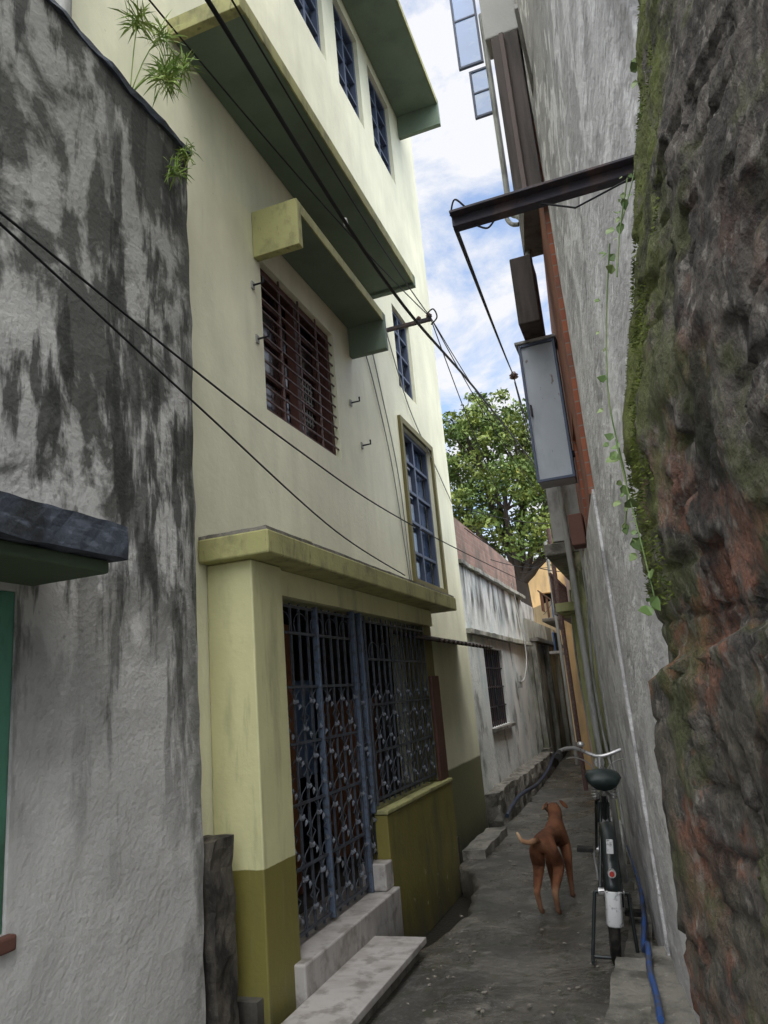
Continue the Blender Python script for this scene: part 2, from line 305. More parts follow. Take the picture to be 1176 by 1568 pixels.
def chajja(nm,w,y0,y1,zt,th,cheek,lo):
    box(nm+'_slab',XF+.003,XF+w,y0,y1,zt-th,zt,GREENU,cb,.005)
    box(nm+'_edge',XF+w+.002,XF+w+.014,y0,y1,zt-th-.01,zt+.01,OLTRIM,cb,.003)
    box(nm+'_near_cheek',XF+.003,XF+w+.016,y0-.07,y0-.002,zt-cheek,zt+.01,OLTRIM,cb,.005)
    box(nm+'_far_cheek',XF+.003,XF+w+.016,y1+.002,y1+.07,zt-lo,zt+.01,GREENU,cb,.005)
chajja('window_sunshade',.35,4.12,5.82,4.95,.07,.36,.36)
chajja('balcony_shade',.50,3.15,6.50,5.69,.09,.12,.12)
chajja('upper_sunshade',.60,3.0,8.5,9.60,.08,.30,.42)
chajja('roof_shade',.60,5.0,8.8,12.9,.08,.35,.4)
def bars(name,plane,W,nv,nh,r,mat,par):
    l=[]
    for i in range(1,nv+1):
        y=W[0]+(W[1]-W[0])*i/(nv+1); l.append((plane-r,plane+r,y-r,y+r,W[2],W[3]))
    for i in range(1,nh+1):
        z=W[2]+(W[3]-W[2])*i/(nh+1); l.append((plane-r*.6,plane+r*.6+.003,W[0],W[1],z-r,z+r))
    return boxes(name,l,mat,par)
def frame(name,x0,x1,W,t,mat,par,mull=0,rails=0):
    l=[(x0,x1,W[0],W[0]+t,W[2],W[3]),(x0,x1,W[1]-t,W[1],W[2],W[3]),(x0,x1,W[0]+t,W[1]-t,W[2],W[2]+t),(x0,x1,W[0]+t,W[1]-t,W[3]-t,W[3])]
    for i in range(1,mull+1):
        y=W[0]+(W[1]-W[0])*i/(mull+1); l.append((x0+.003,x1-.003,y-t/2,y+t/2,W[2]+t,W[3]-t))
    for i in range(1,rails+1):
        z=W[2]+(W[3]-W[2])*i/(rails+1); l.append((x0+.006,x1-.006,W[0]+t,W[1]-t,z-t*.35,z+t*.35))
    return boxes(name,l,mat,par,.003)
frame('window_frame',-2.33,-2.25,W1,.06,BROWNW,cb,1,0)
box('window_glass',-2.40,-2.36,W1[0],W1[1],W1[2],W1[3],GLASSD,cb,0)
boxes('window_shutter_rails',[(-2.355,-2.335,W1[0]+.08,W1[1]-.08,z,z+.04) for z in (3.55,3.85,4.15,4.45)]+[(-2.358,-2.338,y,y+.06,W1[2],W1[3]) for y in (4.22,4.68,4.86,5.32)],BROWNW,cb)
bars('window_bars',-2.225,W1,3,11,.006,RUST,cb)
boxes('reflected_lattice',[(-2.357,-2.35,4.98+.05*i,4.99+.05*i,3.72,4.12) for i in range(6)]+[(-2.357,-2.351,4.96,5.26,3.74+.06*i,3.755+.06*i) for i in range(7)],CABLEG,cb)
frame('stair_window_surround',XF+.002,XF+.035,(W2[0]-.07,W2[1]+.07,W2[2]-.05,W2[3]+.07),.07,OLIVEF,cb)
frame('stair_window_frame',-2.30,-2.24,W2,.05,FRAMEB,cb,1,4)
box('stair_window_glass',-2.36,-2.32,W2[0],W2[1],W2[2],W2[3],GLASSB,cb,0)
frame('stair_window_upper_frame',-2.30,-2.24,W3,.045,FRAMEB,cb,1,3)
box('stair_window_upper_glass',-2.36,-2.32,*W3,GLASSB,cb,0)
for i,W in enumerate(W4+W5):
    frame('upper_window_frame_%d'%i,-2.32,-2.25,W,.05,FRAMEB,cb,1,3)
    box('upper_window_glass_%d'%i,-2.38,-2.34,*W,GLASSB,cb,0)
for (y,z) in ((4.02,4.35),(4.05,3.95),(5.75,4.10),(5.95,3.75)):
    tube('wall_hook',[(XF,y,z),(XF+.09,y,z),(XF+.09,y,z+.04)],.008,CABLE,cb)
    box('hook_plate',XF+.001,XF+.012,y-.02,y+.02,z-.03,z+.03,CABLEG,cb,.002)
boxes('vent_block',[(XF+.001,XF+.01,4.62+.03*i,4.64+.03*i,2.52,2.62) for i in range(3)]+[(XF+.001,XF+.008,4.6,4.73,2.5+.04*i,2.515+.04*i) for i in range(4)],OLTRIM,cb)
# wrought-iron gate
gate=parent('wrought_iron_gate')
def gateset(par,xp,y0,y1,z0,z1,nv,rows,orn0,orn1,mat):
    r=.0065; l=[]
    for i in range(nv+1):
        y=y0+(y1-y0)*i/nv; l.append((xp-r,xp+r,y-r,y+r,z0,z1))
    for z in rows: l.append((xp-.005,xp+.009,y0,y1,z-.008,z+.008))
    boxes('bars',l,mat,par)
    bm=bmesh.new()
    def leaf(c,ang,L=.05,w=.014):
        d=Vector((0,math.cos(ang),math.sin(ang))); n=Vector((0,-d.z,d.y)); c=Vector(c)
        p=[c,c+d*L*.35+n*w,c+d*L,c+d*L*.35-n*w]; top=c+d*L*.4+Vector((.014,0,0)); bot=c+d*L*.4-Vector((.008,0,0))
        vs=[bm.verts.new(q) for q in p]; t=bm.verts.new(top); b=bm.verts.new(bot)
        for k in range(4):
            bm.faces.new([vs[k],vs[(k+1)%4],t]); bm.faces.new([vs[(k+1)%4],vs[k],b])
    S=[]; dy=(y1-y0)/nv
    z=orn0; k=0
    while z<orn1:
        for i in range(nv):
            y=y0+dy*(i+.5)
            if (i+k)%2==0:
                cc=(xp+.009,y+dy*.45,z)
                for a in (.7,2.3): leaf(cc,a+random.uniform(-.25,.25),random.uniform(.042,.058),.017)
            else: 
                leaf((xp+.009,y,z),4.4+random.uniform(-.4,.4),.045)
            sgn=1 if (i+k)%2 else -1
            S.append([(xp+.006,y+sgn*dy*.42*math.sin(q*math.pi/4),z+.08*(q/4-1)) for q in range(9)])
        z+=.16; k+=1
    bmesh.ops.recalc_face_normals(bm,faces=bm.faces)
    obj('iron_leaves',bm,LEAFM,par)
    for zz in (rows[-2],):
        for i in range(0,nv,2):
            y=y0+dy*(i+1); R=dy*.8
            S.append([(xp+.01,y+R*math.cos(t),zz+.05+R*.8*math.sin(t)) for t in [q*math.pi/6 for q in range(-1,8)]])
    tube('scrolls',S,.0038,mat,par,0)
gateset(gate,-2.02,3.74,4.90,.27,2.10,10,[.30,.62,.95,1.28,1.60,1.92,2.08],.38,1.62,BLUEM)
boxes('blue_posts',[(-2.04,-1.99,4.91,4.945,.25,2.12),(-2.04,-1.99,5.055,5.09,.72,2.12),(-2.035,-1.995,3.705,3.735,.25,2.12),(-2.035,-1.995,4.3,4.325,.27,2.10)],BLUEP,gate,.004)
gr=parent('window_iron_grille')
gateset(gr,-1.99,5.12,6.60,.76,2.10,12,[.80,1.12,1.45,1.78,2.06],.88,1.66,BLUEM)
gateset(gate,-2.02,4.955,5.09,.45,2.10,2,[.5,1.1,1.6],.5,1.6,DARKM)
st=parent('marble_doorstep')
box('step_tile',-1.858,-1.53,2.9,4.55,.07,.105,MARBLE,st,.004)
box('step_base',-1.858,-1.57,2.9,4.50,-.25,.068,CONC,st,.004)
rough_box('stone_doorstep',-1.93,-1.72,6.98,8.05,-.2,.08,CONC)
rough_box('broken_stone_post',-2.18,-1.99,3.04,3.22,-.2,.93,mk('dark_damp_stone',(.09,.08,.065),[{'c':(.025,.022,.02),'s':(8,8,4),'lo':.45,'hi':.6}],bump=.8),res=.04,amp=.02)
# ---------------------------------------------------------------- near left mouldy wall house
nl=parent('mouldy_plaster_wall')
XN=-2.02
nh=(1.15,1.93,.89,1.96)
bm=bmesh.new()
def topz(y): return 4.57+.03*noise.noise((y*5,0,0))
grid={}
ylist=sorted(set([-.5+i*3.5/90 for i in range(91)]+[nh[0],nh[1]])); zlist=sorted(set([-.25+i*4.8/110 for i in range(110)]+[nh[2],nh[3]]))+[4.57]
for a in ylist:
    for b in zlist:
        d=noise.noise((a*1.3,b*1.3,0))*.018+noise.noise((a*6,b*6,5))*.006+noise.noise((a*16,b*16,5))*.0015
        dx=max(nh[0]-a,a-nh[1],0); dz=max(nh[2]-b,b-nh[3],0); d*=min(1,math.hypot(dx,dz)*6)
        zz=b if b<4.5 else topz(a)
        yy=a+(noise.noise((b*5,2,0))*.018 if a>2.99 else 0)
        grid[(a,b)]=bm.verts.new((XN+d,yy,zz))
for a,a2 in zip(ylist,ylist[1:]):
    for b,b2 in zip(zlist,zlist[1:]):
        if nh[0]<=a and a2<=nh[1] and nh[2]<=b and b2<=nh[3]: continue
        bm.faces.new([grid[(a,b)],grid[(a2,b)],grid[(a2,b2)],grid[(a,b2)]])
be=[e for e in bm.edges if len(e.link_faces)==1]
r=bmesh.ops.extrude_edge_only(bm,edges=be)
for v in [g for g in r['geom'] if isinstance(g,bmesh.types.BMVert)]: v.co.x=XN-.17
bmesh.ops.recalc_face_normals(bm,faces=bm.faces)
obj('plaster_face',bm,MOULD,nl,smooth=False)
rough_box('wall_coping',XN-.16,XN+.02,-.5,3.01,4.56,4.60,SLABD,nl,res=.05,amp=.018,freq=9)
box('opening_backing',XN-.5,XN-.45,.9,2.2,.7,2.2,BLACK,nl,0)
boxes('green_jambs',[(XN-.15,XN-.01,nh[1]-.06,nh[1]-.002,nh[2],nh[3]),(XN-.15,XN-.01,nh[0]+.002,nh[0]+.06,nh[2],nh[3]),(XN-.15,XN-.01,nh[0]+.06,nh[1]-.06,nh[3]-.05,nh[3]-.002)],GREENJ,nl,.004)
box('red_sill',XN-.16,XN+.03,nh[0]-.05,nh[1]+.02,nh[2]-.05,nh[2]-.002,REDSILL,nl,.008)
boxes('opening_bars',[(XN-.1,XN-.085,y,y+.012,nh[2],nh[3]) for y in [1.22+.1*i for i in range(7)]],DARKM,nl)
rough_box('slate_canopy',XN-.02,XN+.38,-.4,2.03,2.03,2.15,SLABD,nl,res=.05,amp=.010,freq=9)
box('canopy_soffit',XN-.01,XN+.33,-.4,2.0,1.985,2.03,mk('dark_green_soffit',(.07,.10,.06),bump=.3),nl,.01)
tube('rooftop_pipe',[(-2.12,2.15,4.5),(-2.12,2.15,9)],.045,PIPEG,None)
GRN=mk('bright_leaf_green',(.16,.26,.045),[{'c':(.30,.36,.10),'s':(9,9,9),'lo':.45,'hi':.6,'a':.8}],rough=.6,bump=0)
def spiky(name,centres,L,n,stem0,w=.004):
    bm=bmesh.new(); stems=[]
    for c in centres:
        c=Vector(c); s0=Vector(stem0)
        stems.append([tuple(s0.lerp(c,t/5)+Vector((0,0,.06*math.sin(t/5*3.14)))) for t in range(6)])
        for i in range(n):
            base=c+Vector([random.gauss(0,.02) for _ in range(3)])
            d=Vector([random.gauss(0,1) for _ in range(3)]); d.z+=.2; d.normalize()
            s=d.cross(Vector([random.gauss(0,1) for _ in range(3)])).normalized()*w
            l=L*random.uniform(.5,1.1); mid=base+d*l*.55; tip=base+d*l+Vector((0,0,-.02))
            v=[bm.verts.new(q) for q in (base-s*.4,base+s*.4,mid+s,mid-s)]; t=bm.verts.new(tip)
            bm.faces.new(v); bm.faces.new([v[3],v[2],t])
    p=parent(name); obj('leaves',bm,GRN,p); tube('stems',stems,.003,GRN,p,1)
spiky('wall_top_shrub',[(-1.9,2.62,4.98),(-1.93,2.72,4.86),(-1.92,2.66,4.74),(-1.96,2.5,4.98),(-1.9,2.8,4.95)],.13,80,(-2.05,2.55,4.6),.0045)
spiky('wall_crack_weed',[(-1.97,2.92,4.50),(-1.96,2.80,4.30)],.09,60,(-2.02,2.9,4.45),.004)
# ---------------------------------------------------------------- far left houses
wh=parent('stained_white_house')
XW=-2.22
wW=(10.3,11.7,.95,2.05)
wall('white_wall',lambda u,w,z:(XW-w-.012*(u-9.4),u,z),9.30,14.5,-.25,3.12,[wW],.25,WHOUSE,wh)
rough_box('mid_ledge',XW-.10,XW+.08,9.3,14.45,2.20,2.26,DIRTYW,wh,res=.12)
rough_box('top_cornice',XW-.15,XW+.05,9.3,14.45,3.125,3.18,DIRTYW,wh,res=.12)
wall('brick_parapet',lambda u,w,z:(XW-.03-w-.012*(u-9.4),u,z),9.3,14.4,3.195,3.80,[],.25,PBRICK,wh)
box('side_wall',-7,XW-.26,14.3,14.45,-.25,3.7,WHOUSE,wh,0)
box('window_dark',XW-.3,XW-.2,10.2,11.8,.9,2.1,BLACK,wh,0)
frame('window_frame',XW-.16,XW-.09,wW,.06,BROWNW,wh,1,1)
bars('window_bars',XW-.06,wW,9,3,.008,DARKM,wh)
box('window_sill',XW-.05,XW+.05,10.25,11.75,.90,.945,CONC,wh,.005)
rough_box('rubble_plinth',XW-.05,XW+.17,9.35,14.4,-.25,.24,CONC,wh,res=.08,amp=.045,freq=5)
box('meter_box',XW+.0,XW+.06,12.6,12.75,1.45,1.65,PIPEG,wh)
tube('white_wire_loop',cat([(XW+.02,13.2,3.3),(XW+.05,13.4,2.6),(XW+.1,13.3,2.0),(XW+.08,12.9,1.6),(XW+.05,12.5,1.55)]),.012,CABLEG,wh)
dh=parent('grimy_row_house')
XG=-2.22
gw=[(15.0,15.7,-.1,1.9),(16.6,17.2,.9,1.8)]
wall('grimy_wall',lambda u,w,z:(XG-w,u,z),14.52,19.2,-.25,2.75,gw,.25,DIRTYW,dh)
rough_box('ledge',XG-.1,XG+.16,14.55,19.2,2.30,2.37,CONC,dh,res=.15)
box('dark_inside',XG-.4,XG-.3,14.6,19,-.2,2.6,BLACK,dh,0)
box('door_leaf',XG-.2,XG-.14,15.0,15.7,-.1,1.9,GREYW,dh)
rough_box('plinth',XG-.03,XG+.12,14.5,14.95,-.25,.3,CONC,dh,res=.1,amp=.03)
box('upper_room',-5.0,XG-.35,15.2,18.0,2.76,3.3,GREYW,dh)
for k in range(3): box('buttress_%d'%k,XG+.003,XG+.10,14.6+1.7*k,14.8+1.7*k,-.25,2.28,DIRTYW,dh,.01)
bl=parent('ochre_house')
wall('front',lambda u,w,z:(u,23+w,z),-5.5,-.6,-.25,5.2,[(-3.4,-2.7,.8,1.9),(-4.6,-4.0,.8,1.9),(-3.0,-2.3,3.1,4.2),(-4.4,-3.8,3.1,4.2)],.3,OCHRE,bl)
box('dark_inside',-5.4,-.7,23.4,23.5,0,5,BLACK,bl,0)
box('balcony',-5.5,-1.9,22.4,22.995,2.6,2.7,CONC,bl)
boxes('balcony_rail',[(-5.5+i*.15,-5.48+i*.15,22.42,22.44,2.7,3.4) for i in range(24)]+[(-5.5,-1.9,22.41,22.45,3.4,3.44)],BLUEM,bl)
lh=parent('louvred_white_house')
wall('front',lambda u,w,z:(u,27+w,z),-8,-2.6,0,6.2,[(-4.0,-3.3,4.5,5.6),(-5.4,-4.6,4.5,5.6)],.3,WHOUSE,lh)
boxes('louvres',[(-4.1,-3.2,26.95,26.99,4.45+.12*i,4.5+.12*i) for i in range(10)]+[(-8,-2.5,26.9,26.99,5.9,5.98)],GREYW,lh)
# ---------------------------------------------------------------- right side
rw=parent('white_plaster_building')
xr=lambda u:-.16-.12*(u-4.2)
bm=bmesh.new(); g={}
us=[1.42+i*(2.78/80) for i in range(81)]; zs=[-.25+i*.06 for i in range(108)]
for a in us:
    for b in zs:
        d=noise.noise((a*1.1,b*.9,7))*.014+noise.noise((a*5,b*5,2))*.005+noise.noise((a*14,b*14,2))*.002
        g[(a,b)]=bm.verts.new((xr(a)+d*(.3 if a>4.15 else 1),a,b))
for a,a2 in zip(us,us[1:]):
    for b,b2 in zip(zs,zs[1:]): bm.faces.new([g[(a,b)],g[(a2,b)],g[(a2,b2)],g[(a,b2)]])
be=[e for e in bm.edges if len(e.link_faces)==1]
r=bmesh.ops.extrude_edge_only(bm,edges=be)
for v in [q for q in r['geom'] if isinstance(q,bmesh.types.BMVert)]: v.co.x=v.co.x+.9
bmesh.ops.recalc_face_normals(bm,faces=bm.faces)
obj('plaster_face',bm,WHITEP,rw,smooth=True)
wall('upper_plaster',lambda u,w,z:(xr(u)-.02+w,u,z),1.42,4.2,6.16,9,[],1.5,WHITEP,rw)
box('corner_fin',-.36,-.175,4.21,4.33,4.52,5.84,BROWNB,rw,.006)
box('fin_inner_lip',-.30,-.27,4.17,4.207,4.55,5.82,mk('brown_lip',(.14,.11,.10)),rw,.004)
box('upper_corner',-.40,.3,4.21,4.40,5.845,9,GREYW,rw,.01)
box('body_block',.92,4,-.5,4.19,-.2,9,GREYW,rw,0)
box('plaster_ridge',xr(3.9)-.012,xr(3.9)+.01,3.3,4.19,5.03,5.06,GREYW,rw,.004)
prof=[(-.25,-.05),(.5,-.045),(.99,-.034),(1.46,-.022),(1.492,-.024),(1.51,.012),(1.64,.0),(1.88,.007),(2.24,.08),(2.57,.15),(2.79,.185),(4,.24),(7,.3)]
bm=bmesh.new(); rows=[]
ylist=[1.6,1.45,1.33]+[1.305-i*.007 for i in range(116)]+[.48-i*.1 for i in range(10)]
zl=[-.25+i*.009 for i in range(389)]+[3.25+i*.1 for i in range(35)]
for a in ylist:
    row=[]
    for b in zl:
        led=.10*max(0,min(1.3-a,.8))
        bb=b-led if b>1 else b
        x=lerp_tab(prof,bb)+max(0,1.3-a)*.30
        if a>1.31: x+=(a-1.3)*.9+.01
        fine=noise.fractal((a*14,b*8,1),1,2,5)*.012+noise.noise((a*4,b*2,4))*.016+noise.fractal((a*45,b*32,9),1,2,3)*.005
        pl_=noise.fractal((a*6,b*4,12),1,2,4)
        if b<2.3 and pl_>.0: 
            fine+=.010
            if abs(((b*13)%1)-.5)<.09: fine+=.009
            if abs(((a*6+(int(b*13+.5)%2)*.5)%1)-.5)<.04: fine+=.008
        row.append(bm.verts.new((x+fine*(.5+.5*min(1,(1.35-a)*5) if a<1.35 else .5),a,b)))
    rows.append(row)
for p,q in zip(rows,rows[1:]):
    for i in range(len(p)-1): bm.faces.new([p[i],q[i],q[i+1],p[i+1]])
bmesh.ops.recalc_face_normals(bm,faces=bm.faces)
ob=parent('mossy_old_brick_wall')
obj('brick_face',bm,BARK0,ob,smooth=True)
VN=mk('vine_leaf',(.10,.16,.05),[{'c':(.17,.22,.08),'s':(20,20,20),'lo':.45,'hi':.6}],rough=.5,bump=0)
def leafshape(bm,c,d,n,L):
    s=d.cross(n).normalized(); n=s.cross(d).normalized()
    pts=[(0,0),(.25,.38),(.55,.34),(1,0),(.55,-.34),(.25,-.38)]
    vs=[bm.verts.new(c+d*L*a+s*L*b+n*(-abs(b)*L*.3)) for a,b in pts]
    bm.faces.new(vs)
vi=parent('climbing_vine'); bm=bmesh.new(); st_=[]
for path,cnt,lm in (([(.05,1.32,2.30),(.02,1.33,2.15),(.0,1.30,1.98),(.005,1.31,1.83),(-.01,1.32,1.75)],16,.024),([(.18,1.33,2.75),(.155,1.34,2.6),(.12,1.33,2.45),(.07,1.32,2.32)],10,.02),([(.0,1.28,1.9),(.005,1.27,1.8),(.012,1.25,1.70),(.018,1.24,1.60)],18,.022),([(.10,1.28,2.4),(.07,1.29,2.3),(.05,1.27,2.2)],10,.018)):
    pp=cat(path,8); st_.append(pp)
    for k in range(cnt):
        c=Vector(random.choice(pp))+Vector((random.uniform(-.015,.0),random.uniform(-.02,.02),random.uniform(-.01,.01)))
        d=Vector((random.uniform(-.8,.4),random.uniform(-.6,.3),random.uniform(-1,.4))).normalized()
        leafshape(bm,c,d,Vector((random.uniform(-1,0),-1,random.uniform(-.3,.6))).normalized(),lm*random.choice((.45,.6,.8,1.0,1.3)))
obj('leaves',bm,VN,vi); tube('stems',st_,.0014,VN,vi,1)
bm=bmesh.new()
for k in range(5600):
    z=random.uniform(1.6,2.8); a=random.uniform(1.16,1.33)
    if random.random()>.45+.9*noise.noise((a*14,z*9,2)): continue
    x=lerp_tab(prof,z)+max(0,1.3-a)*.3+noise.noise((a*4,z*2,4))*.016
    c=Vector((x+.005,a,z)); d=Vector((-1,random.uniform(-.6,.6),random.uniform(-.7,.9))).normalized(); L=random.uniform(.004,.010)
    s=d.cross(Vector((random.random(),random.random(),random.random()))).normalized()*.0018
    bm.faces.new([bm.verts.new(c-s),bm.verts.new(c+s),bm.verts.new(c+d*L)])
obj('moss_tufts',bm,mk('moss',(.13,.16,.03),[{'c':(.05,.07,.02),'s':(30,30,30),'lo':.45,'hi':.6}],bump=0),ob)
be_=parent('steel_cable_bracket')
box('beam',-.305,.16,1.635,1.665,2.657,2.687,BEAM,be_,.002)
box('beam_flange',-.305,.16,1.61,1.634,2.682,2.689,BEAM,be_,.001)
def insul(c,s,par):
    bm=bmesh.new()
    prof_=[(0,0),(.6,0),(1,.25),(.6,.5),(1,.8),(.6,1.05),(.45,1.5),(0,1.55)]
    n=12; rr=[]
    for r_,h in prof_: rr.append([bm.verts.new((c[0]+s*r_*math.cos(t*2*math.pi/n),c[1]+s*r_*math.sin(t*2*math.pi/n),c[2]+s*h)) for t in range(n)])
    for p,q in zip(rr,rr[1:]):
        for i in range(n): bm.faces.new([p[i],p[(i+1)%n],q[(i+1)%n],q[i]])
    bmesh.ops.remove_doubles(bm,verts=bm.verts,dist=1e-5)
    return obj('insulator',bm,PORC,par,True)
insul((-.285,1.65,2.688),.012,be_); insul((-.25,1.65,2.688),.008,be_)
tube('clamp_wires',[cat([(-.31,1.65,2.70),(-.29,1.63,2.73),(-.26,1.64,2.70),(-.24,1.66,2.72)]),cat([(-.25,1.65,2.655),(-.22,1.65,2.635),(-.2,1.65,2.65)]),[(-.12,1.65,2.68),(.0,1.62,2.60),(.12,1.5,2.55)]],.0025,CABLE,be_,1)
rb=parent('red_brick_house')
mR2=lambda u,w,z:(-.175-.108*(u-4.2)+w,u,z)
wall('lower_wall',mR2,4.215,7.5,-.25,2.55,[],.6,WHITEP,rb)
wall('brick_wall',lambda u,w,z:(-.185-.085*(u-4.2)+w,u,z),4.345,7.5,2.555,5.2,[(5.2,5.9,2.7,3.4)],.6,BRICK,rb)
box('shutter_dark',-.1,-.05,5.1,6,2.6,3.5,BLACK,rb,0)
box('red_oxide_lintel',-.45,-.34,5.7,5.9,2.50,2.75,REDSILL,rb,.01)
wall('upper_wall',lambda u,w,z:(-.22-.16*(u-4.2)+w,u,z),4.41,6.0,5.205,9,[],.8,mk('brown_grey_plaster',(.16,.14,.125),[{'c':(.07,.06,.055),'s':(4,4,1),'lo':.45,'hi':.6}],bump=.4),rb)
box('brown_box',-.60,-.42,5.6,5.95,4.38,5.0,BROWNB,rb,.01)
tube('downpipe',cat([(-.57,6.0,8.0),(-.57,6.0,6.2),(-.57,6.0,5.75),(-.50,5.95,5.62),(-.46,5.9,5.5),(-.46,5.9,4.9)]),.028,PIPEG,rb)
tube('elbow_pipe',cat([(-.60,5.9,5.80),(-.60,5.88,5.60),(-.56,5.86,5.50),(-.50,5.85,5.47)]),.02,PIPEG,rb)
cs=parent('open_casement_window')
for i,(x0,x1,z0,z1,yy) in enumerate(((-.86,-.61,7.45,8.6,6.0),(-.77,-.57,6.85,7.40,6.02))):
    box('pane_%d'%i,x0+.02,x1-.02,yy,yy+.008,z0+.02,z1-.02,GLASSS,cs,0)
    boxes('frame_%d'%i,[(x0,x0+.022,yy-.01,yy+.02,z0,z1),(x1-.022,x1,yy-.01,yy+.02,z0,z1),(x0+.022,x1-.022,yy-.01,yy+.02,z0,z0+.022),(x0+.022,x1-.022,yy-.01,yy+.02,z1-.022,z1),(x0+.022,x1-.022,yy-.008,yy+.018,(z0+z1)/2,(z0+z1)/2+.018)],FRAMEB,cs)
mc=parent('metal_meter_cabinet')
box('body',-.66,-.36,5.92,6.15,3.10,4.34,CABIN,mc,.008)
boxes('door_frame',[(-.665,-.645,5.895,5.918,3.10,4.34),(-.375,-.355,5.895,5.918,3.10,4.34),(-.645,-.375,5.895,5.918,3.10,3.12),(-.645,-.375,5.895,5.918,4.32,4.34)],FRAMEB,mc)
box('handle',-.635,-.62,5.885,5.918,3.68,3.78,BEAM,mc,.003)
box('top_lid',-.69,-.34,5.88,6.17,4.345,4.37,GREYW,mc,.004)
box('bracket_arm',-.4,-.1,6.0,6.05,3.3,3.35,BEAM,mc)
fr=parent('mossy_row_house')
wall('mossy_wall',lambda u,w,z:(-.62-.11*(u-7.5)+w,u,z),7.52,10.0,-.25,2.75,[(8.3,9.0,.9,1.9)],.5,MOSSW,fr)
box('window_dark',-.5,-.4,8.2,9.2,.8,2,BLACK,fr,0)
rough_box('moss_ledge',-1.0,-.4,8.9,10.0,2.3,2.4,MOSSW,fr,res=.1)
rough_box('moss_pilaster',-.86,-.6,9.3,9.7,-.25,2.28,MOSSW,fr,res=.12)
box('upper_floor',-.78,.5,7.6,9.9,2.9,3.7,GREYW,fr,.01)
box('upper_slab',-.88,.5,7.55,9.95,2.76,2.88,CONC,fr,.01)
rd=parent('pink_row_house')
wall('pink_wall',lambda u,w,z:(-.93-.1*(u-10)+w,u,z),10.02,13.5,-.25,3.4,[(10.6,11.3,-.1,1.9),(12,12.7,.9,1.9)],.5,PINKW,rd)
box('inside',-.6,-.5,10.1,13.4,-.2,3.3,BLACK,rd,0)
box('balcony_slab',-1.2,-.9,10.4,13.2,2.4,2.48,CONC,rd,.01)
boxes('balcony_rail',[(-1.19,-1.17,10.42+.12*i,10.44+.12*i,2.48,2.95) for i in range(23)]+[(-1.2,-1.16,10.4,13.2,2.95,2.99)],RUST,rd)
ry=parent('yellow_row_house')
wall('yellow_wall',lambda u,w,z:(-1.40-.09*(u-13.5)+w,u,z),13.52,19,-.25,3.6,[(14.2,15,-.1,1.9),(16,16.8,.9,1.9)],.5,OCHRE,ry)
box('inside',-.85,-.75,13.6,19,-.2,3.5,BLACK,ry,0)
box('slab',-1.85,-1.1,14,18.5,2.6,2.67,CONC,ry,.01)
boxes('laundry_rail',[(-1.88,-1.86,14.1,18.4,3.2,3.22)],RUST,ry)
boxes('hanging_laundry',[(-1.885,-1.875,14.4,14.8,2.85,3.2),(-1.885,-1.875,15.2,15.5,2.75,3.2)],REDSILL,ry)
boxes('hanging_laundry_blue',[(-1.885,-1.875,16,16.5,2.8,3.2)],INTBL,ry)
box('door_awning',-1.80,-1.45,14.0,15.2,2.0,2.05,GREYW,ry)
box('shop_board',-1.90,-1.86,15.6,16.8,2.1,2.5,INTBL,ry)
rx=parent('grey_corner_house')
wall('grey_wall',lambda u,w,z:(-1.89-.5*(u-19)+w,u,z),19.02,23,-.25,3.6,[(20,20.8,.9,1.9)],.5,OCHRE,rx)
for k,(x,y,h) in enumerate(((-.52,7.4,4.2),(-1.0,10.3,3.6),(-1.42,13.4,4.0),(-1.78,17.6,4.0))):
    tube('wall_downpipe',[(x-.10,y,.1),(x-.10,y,h)],.03,(PIPEG,RUST,PIPEG,PIPEG)[k])
rough_box('concrete_kerb',-.44,-.20,2.8,4.35,-.25,.09,CONC,res=.05,amp=.018)
rough_box('concrete_plinth',-.25,-.06,2.6,4.33,-.25,.15,CONC,res=.06,amp=.015)
rough_box('wall_foot_kerb',-.40,-.27,4.38,7.4,-.2,.05,CONC,res=.08,amp=.02)
bp=parent('blue_water_pipe')
tube('pipe',cat([(-.20,3.3,.22),(-.22,3.6,.20),(-.25,3.9,.19),(-.26,4.2,.20),(-.30,4.45,.10),(-.29,4.7,.17),(-.32,5.3,.09),(-.36,5.9,.10),(-.5,7.2,.12),(-.75,9,.25),(-1.0,11,.3)]),.014,PIPEB,bp)
bp2=parent('dark_water_pipe')
tube('pipe',cat([(-1.88,8.9,.05),(-1.91,9.4,.08),(-1.93,10.2,.10),(-1.90,11.4,.07),(-1.92,12.8,.12),(-2.0,14.3,.2),(-2.03,15.5,.15)]),.024,PIPED,bp2)
tube('white_pipe',cat([(-.40,5.2,.9),(-.40,5.2,.3),(-.42,5.6,.25),(-.5,7,.28)]),.02,PIPEG,bp)
tube('conduit_pipes',[[(-.47,6.9,.1),(-.47,6.9,3.0)],cat([(-.49,7.1,2.2),(-.56,7.3,1.6),(-.56,7.4,1.0),(-.5,7.3,.4)]),cat([(-.85,9.4,2.6),(-.92,9.7,1.8),(-.9,9.8,.9),(-.85,9.8,.2)])],.014,PIPEG)
